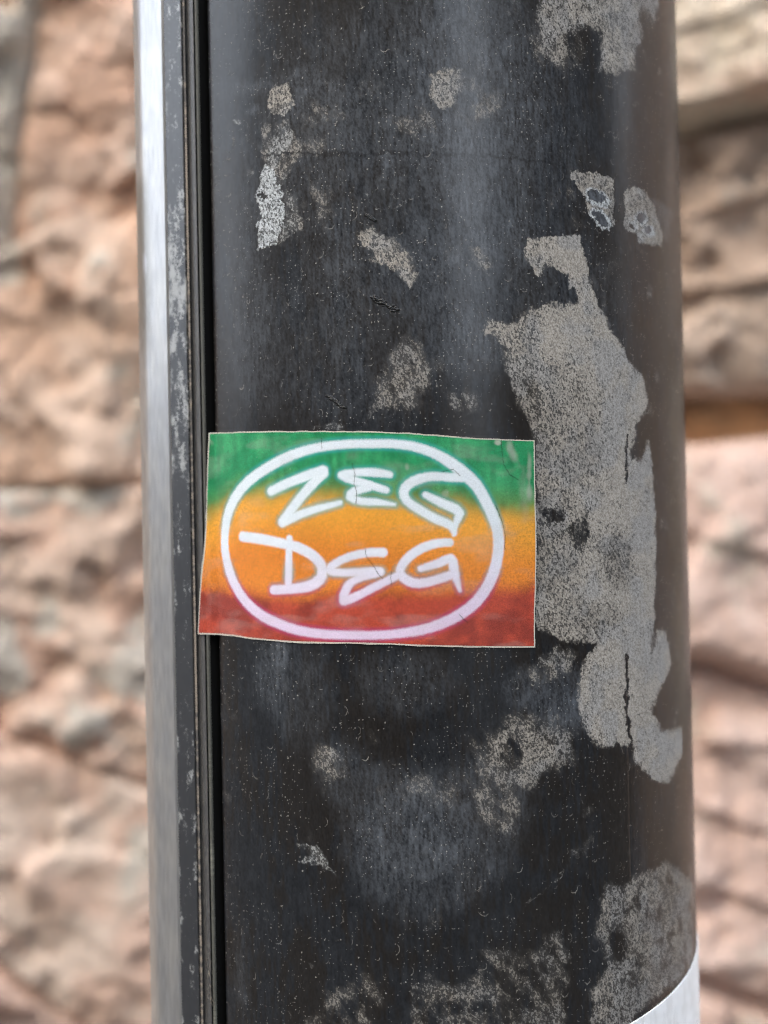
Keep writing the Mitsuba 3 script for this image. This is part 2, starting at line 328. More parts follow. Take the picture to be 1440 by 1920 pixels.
def rail_tint(p, n, uv):
    z, x = (p.z - ZC) * 1000, p.x * 1000
    a = fbm(x * 0.5, z * 0.12, 4, 4)
    c = mix((0.39, 0.393, 0.398), (0.46, 0.455, 0.44), smoothstep(0.2, 0.8, a)) * (0.9 + 0.2 * noise(x * 2.5, z * 0.3, 8))
    grime = smoothstep(0.30, 0.62, a + 0.25 * noise(x * 1.6, z * 0.9, 5)) * smoothstep(40, 52, z) * smoothstep(92, 84, z) * smoothstep(-65.5, -68.0, x)
    c = mix(c, (0.22, 0.215, 0.195), 0.75 * grime)
    return mix(c, (0.48, 0.48, 0.46), 0.6 * specks(x, z, 2.2, 23, 0.2))

def lip_tint(p, n, uv):
    z = (p.z - ZC) * 1000
    return mix((0.07, 0.07, 0.062), (0.20, 0.20, 0.165), smoothstep(0.3, 0.7, noise(z * 7.0, 2) * 0.25 + 0.4 * noise(z * 0.13, 4)) * smoothstep(0, -30, z) + 0.15)

def rib_tint(p, n, uv):
    z, x = (p.z - ZC) * 1000, p.x * 1000
    return mix((0.065, 0.063, 0.062), (0.18, 0.17, 0.15), 0.6 * specks(x, z, 0.9, 33, 0.3) + 0.25 * smoothstep(0.55, 0.8, noise(x * 6, z * 0.5, 3)))

def two(d):
    return {'type': 'twosided', 'bsdf': d}
scene['strip_plastic'] = two({'type': 'principled', 'base_color': proc(strip_tint), 'roughness': 0.33, 'specular': 0.9})
scene['dull_metal'] = two({'type': 'principled', 'base_color': proc(rail_tint), 'roughness': 0.30, 'metallic': 0.72, 'specular': 0.5})
scene['lip_rubber'] = two({'type': 'principled', 'base_color': proc(lip_tint), 'roughness': 0.6, 'specular': 0.4})
def bead_tint(p, n, uv):
    z = (p.z - ZC) * 1000
    return mix((0.10, 0.095, 0.09), (0.34, 0.29, 0.235), smoothstep(0.35, 0.6, noise(z * 1.6, 2) * 0.4 + 0.6 * noise(z * 0.06, 4)) * 0.75)  # pale tint: edge wear plus a painted catch of light
scene['worn_lit_bead'] = two({'type': 'principled', 'base_color': proc(bead_tint), 'roughness': 0.6, 'specular': 0.4})
scene['rib_plastic'] = two({'type': 'principled', 'base_color': proc(rib_tint), 'roughness': 0.40, 'specular': 0.8})

# ---------------------------------------------------------------- the wall's stone
def stone_mat(name, main, second, grey, patch, seed, streak=1.0):
    def tint(p, n, uv):
        x, z = p.x * 1000 + 37 * seed, (p.z - ZC) * 1000
        a = smoothstep(0.38, 0.64, fbm(x * 0.028, z * 0.028, p.y * 20 + seed, 4))
        b = smoothstep(0.60 - patch, 0.70 - patch, fbm(x * 0.030, z * 0.030 * streak, seed + 40, 4))
        f = fbm(x * 0.35, z * 0.35, p.y * 200, 3)
        return mix(mix(main, second, a), grey, 0.85 * b) * (0.72 + 0.56 * f)
    scene[name] = two({'type': 'principled', 'base_color': proc(tint), 'roughness': 0.9, 'specular': 0.2})

GREY = (0.46, 0.435, 0.385)
stone_mat('stone_grey', (0.545, 0.491, 0.420), (0.491, 0.382, 0.300), GREY, 0.10, 1)
stone_mat('stone_rust', (0.534, 0.350, 0.261), (0.589, 0.430, 0.346), GREY, -0.02, 2, 0.5)
stone_mat('stone_tan', (0.610, 0.463, 0.373), (0.556, 0.377, 0.279), GREY, 0.0, 3)
stone_mat('stone_mixed', (0.632, 0.485, 0.400), (0.523, 0.350, 0.273), (0.512, 0.488, 0.439), 0.06, 4)
stone_mat('stone_streak', (0.621, 0.441, 0.356), (0.600, 0.485, 0.411), GREY, 0.05, 5, 0.3)
stone_mat('stone_pale', (0.598, 0.506, 0.399), (0.558, 0.412, 0.319), (0.537, 0.488, 0.403), 0.05, 6)
stone_mat('stone_brown', (0.42, 0.31, 0.24), (0.46, 0.36, 0.29), (0.342, 0.305, 0.268), -0.08, 7)
stone_mat('stone_rim', (0.26, 0.135, 0.065), (0.22, 0.115, 0.06), (0.25, 0.15, 0.09), -0.1, 8)
stone_mat('stone_pink', (0.632, 0.473, 0.407), (0.578, 0.409, 0.339), (0.537, 0.464, 0.390), -0.03, 9)
def mortar_tint(p, n, uv):
    return mix((0.36, 0.24, 0.175), (0.45, 0.33, 0.26), fbm(p.x * 60, p.z * 60, 3, 4))
scene['mortar'] = two({'type': 'principled', 'base_color': proc(mortar_tint), 'roughness': 0.95, 'specular': 0.1})

# ---------------------------------------------------------------- ground
def paving_tint(p, n, uv):
    return mix((0.075, 0.073, 0.069), (0.11, 0.106, 0.10), fbm(p.x * 6, p.y * 6, 1, 5)) * (0.8 + 0.4 * noise(p.x * 90, p.y * 90))
scene['paving'] = two({'type': 'principled', 'base_color': proc(paving_tint), 'roughness': 0.85, 'specular': 0.3})
g = 400.0
add('pavement', (np.array([[-g, -g, 0], [g, -g, 0], [g, g, 0], [-g, g, 0.]]), np.array([[0, 1, 2, 3]])), 'paving', kind='structure', label='grey stone pavement in front of the wall')

# ---------------------------------------------------------------- unseen houses, added to block sky and shape the post's reflections
def wall_tint(p, n, uv):
    return mi.Color3f(0.07, 0.066, 0.06) * (0.8 + 0.4 * fbm(p.x * 1.5, p.y * 1.5, p.z * 1.5, 4))
scene['render_coat'] = two({'type': 'principled', 'base_color': proc(wall_tint), 'roughness': 0.9, 'specular': 0.2})
scene['slate'] = two({'type': 'principled', 'base_color': {'type': 'rgb', 'value': (0.05, 0.05, 0.055)}, 'roughness': 0.6})
scene['window_glass'] = two({'type': 'principled', 'base_color': {'type': 'rgb', 'value': (0.02, 0.022, 0.025)}, 'roughness': 0.08})
def house(x0, x1, y, depth, hgt, label):
    k = 'house'
    while k in labels: k = 'house_%03d' % (int(k[6:] or 0) + 1)
    tag(k, label, 'house')
    m = trimesh.creation.box((x1 - x0, depth, hgt)); m.apply_translation(((x0 + x1) / 2, y - depth / 2, hgt / 2))
    add(k + '__wall', m, 'render_coat')
    rf = trimesh.Trimesh([(x0 - .2, y + .2, hgt + .003), (x1 + .2, y + .2, hgt + .003), (x1 + .2, y - depth - .2, hgt + .003), (x0 - .2, y - depth - .2, hgt + .003), (x0 - .2, y - depth / 2, hgt + 1.2), (x1 + .2, y - depth / 2, hgt + 1.2)],
                         [(0, 1, 5), (0, 5, 4), (2, 3, 4), (2, 4, 5), (0, 4, 3), (1, 2, 5), (0, 2, 1), (0, 3, 2)])
    add(k + '__roof', rf, 'slate')
    for z in np.arange(1.2, hgt - 1.6, 2.8):
        for x in np.arange(x0 + 1.0, x1 - 1.6, 2.4):
            m = trimesh.creation.box((1.0, 0.06, 1.5)); m.apply_translation((x + 0.5, y + 0.02, z + 0.75))
            add(k + '__window', m, 'window_glass')
house(-30.0, 1.5, -6.0, 6.0, 8.0, 'added unseen dark house across the street, darkening the post reflection')
house(6.4, 19.0, -6.0, 6.0, 8.0, 'added unseen dark house beyond the side street, bounding the sky gap')
house(9.0, 17.0, 0.5, 6.0, 9.0, 'added unseen tall house blocking sky at the right end of the street')
house(-52.0, -42.0, 6.0, 14.0, 4.6, 'added unseen low house hiding the horizon at the far left end of the street')
house(-4.0, 24.0, -40.0, 8.0, 4.2, 'added unseen low house closing the side street under the sky gap')

# ---------------------------------------------------------------- the stone wall
WALL_Y = 0.62
wall = 'stone_wall'
tag(wall, 'rough reddish sandstone wall out of focus behind the black post', 'wall')

def rock(poly, seed, step, amp, chip, slope=0.0, lift=0.0, ledges=(), margin=0.012, keep=0.0, sizes=((0.045, 1.0), (0.018, 0.5))):
    """One rock-faced stone: faceted, chipped front over the polygon (wall metres x, z), with returns into the wall."""
    rng = np.random.default_rng(seed)
    poly = poly.buffer(-0.0006).buffer(-0.003).buffer(0.003)
    x0, z0, x1, z1 = poly.bounds
    ring = np.array([poly.exterior.interpolate(t).coords[0] for t in np.arange(0, poly.length, step * 0.8)])
    gx, gz = np.meshgrid(np.arange(x0, x1, step), np.arange(z0, z1, step))
    pts = np.c_[gx.ravel(), gz.ravel()] + rng.uniform(-0.25, 0.25, (gx.size, 2)) * step
    import shapely
    inside = shapely.contains_xy(poly.buffer(-0.6 * step), pts[:, 0], pts[:, 1])
    pts = np.vstack([ring, pts[inside]])
    nb = len(ring)
    tri = Delaunay(pts).simplices
    cen = pts[tri].mean(1)
    tri = tri[shapely.contains_xy(poly.buffer(1e-5), cen[:, 0], cen[:, 1])]
    a, b, c = pts[tri[:, 0]], pts[tri[:, 1]], pts[tri[:, 2]]
    flip = np.cross(b - a, c - a) < 0
    tri[flip] = tri[flip][:, ::-1]
    edge = cKDTree(ring).query(pts)[0]
    q = np.c_[pts, np.full(len(pts), seed * 3.1)]
    # facets: tilted planes of the nearest seed, at two sizes, their borders warped
    h = np.zeros(len(pts))
    for size, k in sizes:
        n = max(6, int(poly.area / size ** 2))
        s = rng.uniform([x0, z0], [x1, z1], (n, 2))
        w = pts + (np.c_[meshkit.fbm(q / size * 0.9, 3, 5), meshkit.fbm(q / size * 0.9 + 9, 3, 8)] - 0.5) * size * 1.1
        d, i = cKDTree(s).query(w, k=2)
        tilt, off = rng.normal(0, 0.28, (n, 2)), rng.normal(0, 0.20 * size, n)
        plane = lambda j: ((pts - s[j]) * tilt[j]).sum(1) + off[j]
        t = np.clip((d[:, 1] - d[:, 0]) / (0.25 * size), 0, 1) * 0.5 + 0.5
        h += k * chip * (plane(i[:, 0]) * t + plane(i[:, 1]) * (1 - t))
    h += amp * (meshkit.fbm(q * 14, 4, 3) - 0.5) * 2 + 0.007 * (meshkit.fbm(q * 75, 3, 6) - 0.5)
    cz = (z0 + z1) / 2
    h += slope * (pts[:, 1] - cz) + lift
    for (lx0, lz0), (lx1, lz1), depth, w in ledges:      # a ledge: what lies above the line stands proud of what lies below
        side = (lx1 - lx0) * (pts[:, 1] - lz0) - (lz1 - lz0) * (pts[:, 0] - lx0)
        side = side / math.hypot(lx1 - lx0, lz1 - lz0) + 0.012 * (meshkit.fbm(q * 22, 3, 11) - 0.5)
        along = np.clip(side / 0.004, 0, 1)
        h += depth * along * np.exp(-np.maximum(side, 0) / w)
    h = np.maximum(h + 0.012, -0.006)
    h = (h + 0.004) * (keep + (1 - keep) * np.clip(edge / margin, 0, 1) ** 0.6)
    front = np.c_[pts[:, 0], WALL_Y - h, pts[:, 1]]
    back = np.c_[ring[:, 0], np.full(nb, WALL_Y + 0.05), ring[:, 1]]
    v = np.vstack([front, back])
    i = np.arange(nb); j = (i + 1) % nb; k = len(front)
    side = np.vstack([np.c_[i, i + k, j], np.c_[j, i + k, j + k]])
    return trimesh.Trimesh(v, np.vstack([tri, side]), process=False)

STONES = {"grey":[[-0.4799,1.999],[-0.2416,1.9941],[-0.2481,1.8385],[-0.2623,1.7572],[-0.2677,1.7108],[-0.2764,1.656],[-0.2842,1.6531],[-0.4855,1.6108]],
"rust":[[-0.2416,1.9941],[-0.0304,1.9898],[-0.0347,1.7759],[-0.1837,1.7033],[-0.2764,1.656],[-0.2677,1.7108],[-0.2623,1.7572],[-0.2481,1.8385]],
"tan":[[-0.4855,1.6108],[-0.2842,1.6531],[-0.2764,1.656],[-0.1837,1.7033],[-0.0347,1.7759],[-0.0405,1.484],[-0.287,1.484],[-0.4873,1.4835]],
"mixed":[[-0.4873,1.4835],[-0.287,1.484],[-0.0405,1.484],[-0.046,1.2076],[-0.1869,1.2699],[-0.2899,1.3141],[-0.4885,1.3988]],
"streak":[[-0.4885,1.3988],[-0.2899,1.3141],[-0.1869,1.2699],[-0.046,1.2076],[-0.051,0.954],[-0.2435,1.1103],[-0.2926,1.1514],[-0.4899,1.3028]],
"pink":[[-0.4899,1.3028],[-0.2926,1.1514],[-0.2435,1.1103],[-0.051,0.954],[-0.052,0.9046],[-0.4955,0.9135]],
"pale":[[-0.0304,1.9898],[0.4964,1.9791],[0.4904,1.7497],[0.2738,1.7405],[0.2078,1.7275],[-0.036,1.71]],
"brown":[[-0.036,1.71],[0.2078,1.7275],[0.2738,1.7405],[0.4904,1.7497],[0.4849,1.5389],[0.269,1.5395],[0.2112,1.5395],[-0.0394,1.538]],
"rim":[[-0.0394,1.538],[0.2112,1.5395],[0.269,1.5395],[0.4849,1.5389],[0.4842,1.5158],[0.2683,1.5113],[0.2143,1.507],[-0.0401,1.5052]],
"pinkpale":[[-0.0401,1.5052],[0.2143,1.507],[0.2683,1.5113],[0.4842,1.5158],[0.4788,1.3101],[0.2641,1.3317],[0.2183,1.348],[-0.0423,1.3898]],
"pinktan":[[-0.0423,1.3898],[0.2183,1.348],[0.2641,1.3317],[0.4788,1.3101],[0.4709,1.0082],[0.2587,1.1017],[0.2093,1.1241],[-0.0455,1.2287]],
"pinklow":[[-0.0455,1.2287],[0.2093,1.1241],[0.2587,1.1017],[0.4709,1.0082],[0.4679,0.8941],[-0.052,0.9046]]}
LOOK = {'grey': ('stone_grey', 0.006, 0.5, 0.0, 0.0), 'rust': ('stone_rust', 0.010, 0.8, 0.0, 0.0), 'tan': ('stone_tan', 0.010, 0.7, 0.0, 0.004),
        'mixed': ('stone_mixed', 0.010, 0.7, 0.0, 0.005), 'streak': ('stone_streak', 0.010, 0.6, 0.0, 0.004), 'pink': ('stone_pink', 0.006, 0.4, 0.0, 0.004),
        'pale': ('stone_pale', 0.008, 0.4, -0.10, 0.032), 'brown': ('stone_brown', 0.009, 0.7, -0.05, 0.000), 'rim': ('stone_rim', 0.002, 0.2, 0.0, -0.016),
        'pinkpale': ('stone_pink', 0.006, 0.35, -0.12, 0.018), 'pinktan': ('stone_pink', 0.008, 0.5, 0.0, 0.002), 'pinklow': ('stone_pink', 0.006, 0.4, 0.0, 0.006)}
LEDGES = {"brown":[[[0.1974,1.61],[0.2747,1.6162],0.014,0.03],[[0.2373,1.6696],[0.2762,1.6804],0.01,0.02]],"pinktan":[[[0.1893,1.2546],[0.2768,1.2214],0.007,0.03],[[0.1879,1.1953],[0.2757,1.1725],0.013,0.03],[[0.171,1.2971],[0.2707,1.2874],0.006,0.02]],"pale":[[[0.1975,1.7867],[0.283,1.8063],0.006,0.02]],"pinkpale":[[[0.2012,1.4387],[0.2738,1.418],0.01,0.04]]}
SMALL = ((0.055, 0.5), (0.024, 0.65), (0.010, 0.40))
covered = []
for n, (name, pts) in enumerate(STONES.items()):
    mat, amp, chip, slope, lift = LOOK[name]
    pl = Polygon(pts); covered.append(pl)
    add(wall + '__stone', rock(pl, 11 + n, 0.0024, amp, chip, slope, lift, LEDGES.get(name, ()), **({'sizes': SMALL, 'margin': 0.005, 'keep': 0.7} if name in ('rust', 'tan', 'mixed', 'streak') else {})), mat, smooth=40)
# the wall beyond the frame: coursed stones, joined
from shapely.ops import unary_union
hole = unary_union(covered).buffer(0.001)
rng = np.random.default_rng(5)
mats = ['stone_tan', 'stone_pink', 'stone_mixed', 'stone_brown', 'stone_streak', 'stone_pale']
far = {m: [] for m in mats}
z = 0.02
while z < 2.9:
    hgt = rng.uniform(0.13, 0.22); x = -8.0 + rng.uniform(0, 0.2)
    while x < 8.0:
        w = rng.uniform(0.2, 0.42)
        pl = Polygon([(x, z), (x + w, z), (x + w, z + hgt), (x, z + hgt)]).difference(hole)
        for q in getattr(pl, 'geoms', [pl]):
            if q.area > 0.004:
                far[mats[rng.integers(6)]].append(rock(Polygon(q.exterior), int(rng.integers(1e6)), 0.026, 0.008, 0.5))
        x += w
    z += hgt
for m, ms in far.items():
    add(wall + '__outer_stone', trimesh.util.concatenate(ms), m, smooth=40, kind='stuff')
back = trimesh.creation.box((16.4, 0.4, 2.95)); back.apply_translation((0, WALL_Y + 0.003 + 0.2, 2.95 / 2))
add(wall + '__mortar_bed', back, 'mortar')

# ---------------------------------------------------------------- the black post
post = 'metal_post'
tag(post, 'worn black post with dust stains and a grey metal rail down its left side', 'post')
PROF = {"body_left":-56.91,"lip":[[-52.589,-50.196]],"rib1":[[-53.914,-45.426],[-53.391,-49.93],[-55.57,-48.412],[-56.025,-45.542]],"bead":[[-56.089,-45.463],[-55.568,-49.473],[-56.034,-49.399],[-56.555,-45.841]],"strip":[[-56.678,-45.21],[-56.336,-47.982],[-61.622,-43.969]],"rail0":[-61.686,-44.394]}
TOP = 3.0
# body: round shell from the joint on the left to far behind on the right, its free edge rolled into the joint
th0 = PROF['body_left'] / 1000 / R
ER = 0.0028
prof = [(R - 0.006, th0), (R - ER, th0)]
for k in range(1, 8):
    a = k / 8 * math.pi / 2
    prof.append((R - ER + ER * math.sin(a), th0 + ER * (1 - math.cos(a)) / R))
ths = np.arange(th0 + ER / R, math.radians(262), math.radians(0.75))
prof += [(R, t) for t in ths]
zs = np.linspace(0.0, TOP, 13)
grid = np.array([[(r * math.sin(t), -r * math.cos(t), z) for z in zs] for r, t in prof])
uv = np.array([[(t * R, z - ZC) for z in zs] for r, t in prof]).reshape(-1, 2)
v, f = sheet(grid)
add(post + '__body', (v, f), 'worn_plastic', smooth=True, uv=uv)
core = trimesh.creation.cylinder(R - 0.0062, TOP - 0.01, sections=72); core.apply_translation((0, 0, TOP / 2))
add(post + '__core', core, 'gap_shade_black', smooth=30)  # groove floor, its shade painted in near-black

def inward(pts, r):
    return [(p[0] * r / math.hypot(*p), p[1] * r / math.hypot(*p)) for p in pts]
lc = PROF['lip'][0]; side = np.array([lc[1], -lc[0]]) / math.hypot(*lc) * 0.28
stem = [tuple(np.array(lc) + side), tuple(np.array(lc) - side), tuple(np.array(inward([lc], 65.5)[0]) - side), tuple(np.array(inward([lc], 65.5)[0]) + side)]
add(post + '__shade_stem', prism(Polygon(stem), 0, TOP), 'gap_shade_black')  # lip stem painted black so the joint reads as deep shade
add(post + '__rubber_lip', prism(Point(lc).buffer(0.46, quad_segs=6), 0, TOP), 'lip_rubber', smooth=35, label='pale greenish rubber lip along the joint')
for name in ('rib1', 'bead'):
    p = PROF[name]
    add(post + ('__rib' if name == 'rib1' else '__edge_bead'), prism(rounded([*p, inward([p[-1]], 66)[0], inward([p[0]], 66)[0]], 0.12 if name == 'rib1' else 0.04), 0, TOP), 'rib_plastic' if name == 'rib1' else 'worn_lit_bead', smooth=35)
p = PROF['strip']
add(post + '__cover_strip', prism(rounded([*p, inward([p[-1]], 66)[0], inward([p[0]], 66)[0]], 0.3), 0, TOP), 'strip_plastic', smooth=35, label='black cover strip with chalky white scuffs')
A = np.array(PROF['rail0'])
an = math.radians(40.0); tang = np.array([-math.cos(an), math.sin(an)]); nor = np.array([-math.sin(an), -math.cos(an)])
B = A + tang * 7.5
arc = [B - nor * 9.5 + 9.5 * np.array([nor[0] * math.cos(q) + tang[0] * math.sin(q), nor[1] * math.cos(q) + tang[1] * math.sin(q)]) for q in np.linspace(0, math.radians(70), 22)]
rail = [A - nor * 0.4 + tang * 0.0, A + tang * 0.5 - nor * 0.03, *arc, arc[-1] + np.array([6.0, 36.0]), np.array([-44.0, 26.0]), A - nor * 12]
add(post + '__side_rail', prism(Polygon(rail), 0, TOP), 'dull_metal', smooth=30, label='dull grey metal rail down the left edge')

# ---------------------------------------------------------------- hardened black crumbs stuck on the post
def on_post(u, v, r=R):
    t = u / 1000 / R
    return np.array([r * math.sin(t), -r * math.cos(t), ZC + v / 1000])
scene['tar'] = {'type': 'principled', 'base_color': {'type': 'rgb', 'value': (0.008, 0.008, 0.008)}, 'roughness': 0.3, 'specular': 0.5}
rng = np.random.default_rng(3)
for pts, w in zip(TAR, [0.75,0.4,0.45]):
    blobs = []
    pts = np.array(pts)
    for k in range(90):
        t = rng.uniform(0, len(pts) - 1.001); i = int(t)
        c = pts[i] + (pts[i + 1] - pts[i]) * (t - i) + rng.normal(0, 0.42 * w, 2)
        s = trimesh.creation.icosphere(subdivisions=1, radius=1.0)
        s.vertices *= 1 + rng.uniform(-0.3, 0.3, (len(s.vertices), 1))
        s.apply_scale(rng.uniform(0.00012, 0.00042) * np.array([1.5, 1, 0.8]) * (0.6 + 0.6 * w))
        s.apply_transform(trimesh.transformations.rotation_matrix(rng.uniform(0, 0.9), [0, 1, 0]))
        s.apply_translation(on_post(c[0], c[1], R + 0.00005)); blobs.append(s)
    add(post + '__tar_crust', trimesh.util.concatenate(blobs), 'tar', smooth=60, kind='stuff')

# ---------------------------------------------------------------- dry fibres caught in the joint
def thread(pts, rad):
    pts = np.array(pts); ring = []
    for k, p in enumerate(pts):
        d = pts[min(k + 1, len(pts) - 1)] - pts[max(k - 1, 0)]; d /= np.linalg.norm(d) + 1e-12
        a = np.cross(d, [0.3, 0.9, 0.2]); a /= np.linalg.norm(a); b = np.cross(d, a)
        ring.append([p + rad * (a * math.cos(q) + b * math.sin(q)) for q in np.arange(5) * 2 * math.pi / 5])
    v = np.array(ring).reshape(-1, 3); n = len(pts); f = []
    for k in range(n - 1):
        for q in range(5):
            a, b = k * 5 + q, k * 5 + (q + 1) % 5
            f += [[a, b, b + 5], [a, b + 5, a + 5]]
    return trimesh.Trimesh(v, f, process=False)
FIB = [[-59.07,-99.81],[-58.61,-112.34]]
rng = np.random.default_rng(21)
scene['dry_fibre'] = two({'type': 'principled', 'base_color': {'type': 'rgb', 'value': (0.16, 0.14, 0.115)}, 'roughness': 0.8})
threads = []
for k in range(26):
    t = rng.uniform(0, 1); c = np.array(FIB[0]) * (1 - t) + np.array(FIB[1]) * t + rng.normal(0, [0.35, 0.4], 2)
    q, ph, bend = rng.uniform(-0.7, 0.7), rng.uniform(0, 6), rng.uniform(0.2, 0.8)
    L = rng.uniform(0.8, 3.2)
    line = [on_post(c[0] + L * w * math.sin(q) + bend * math.sin(3 * w + ph), c[1] + L * w * math.cos(q), R + 0.0019 + 0.0004 * math.sin(4 * w + ph)) for w in np.linspace(-0.5, 0.5, 9)]
    threads.append(thread(line, rng.uniform(0.00003, 0.00007)))
add('fibre_tuft', trimesh.util.concatenate(threads), 'dry_fibre', smooth=True, label='small tuft of dry grey fibres caught in the joint low on the post', cat='debris', kind='stuff')

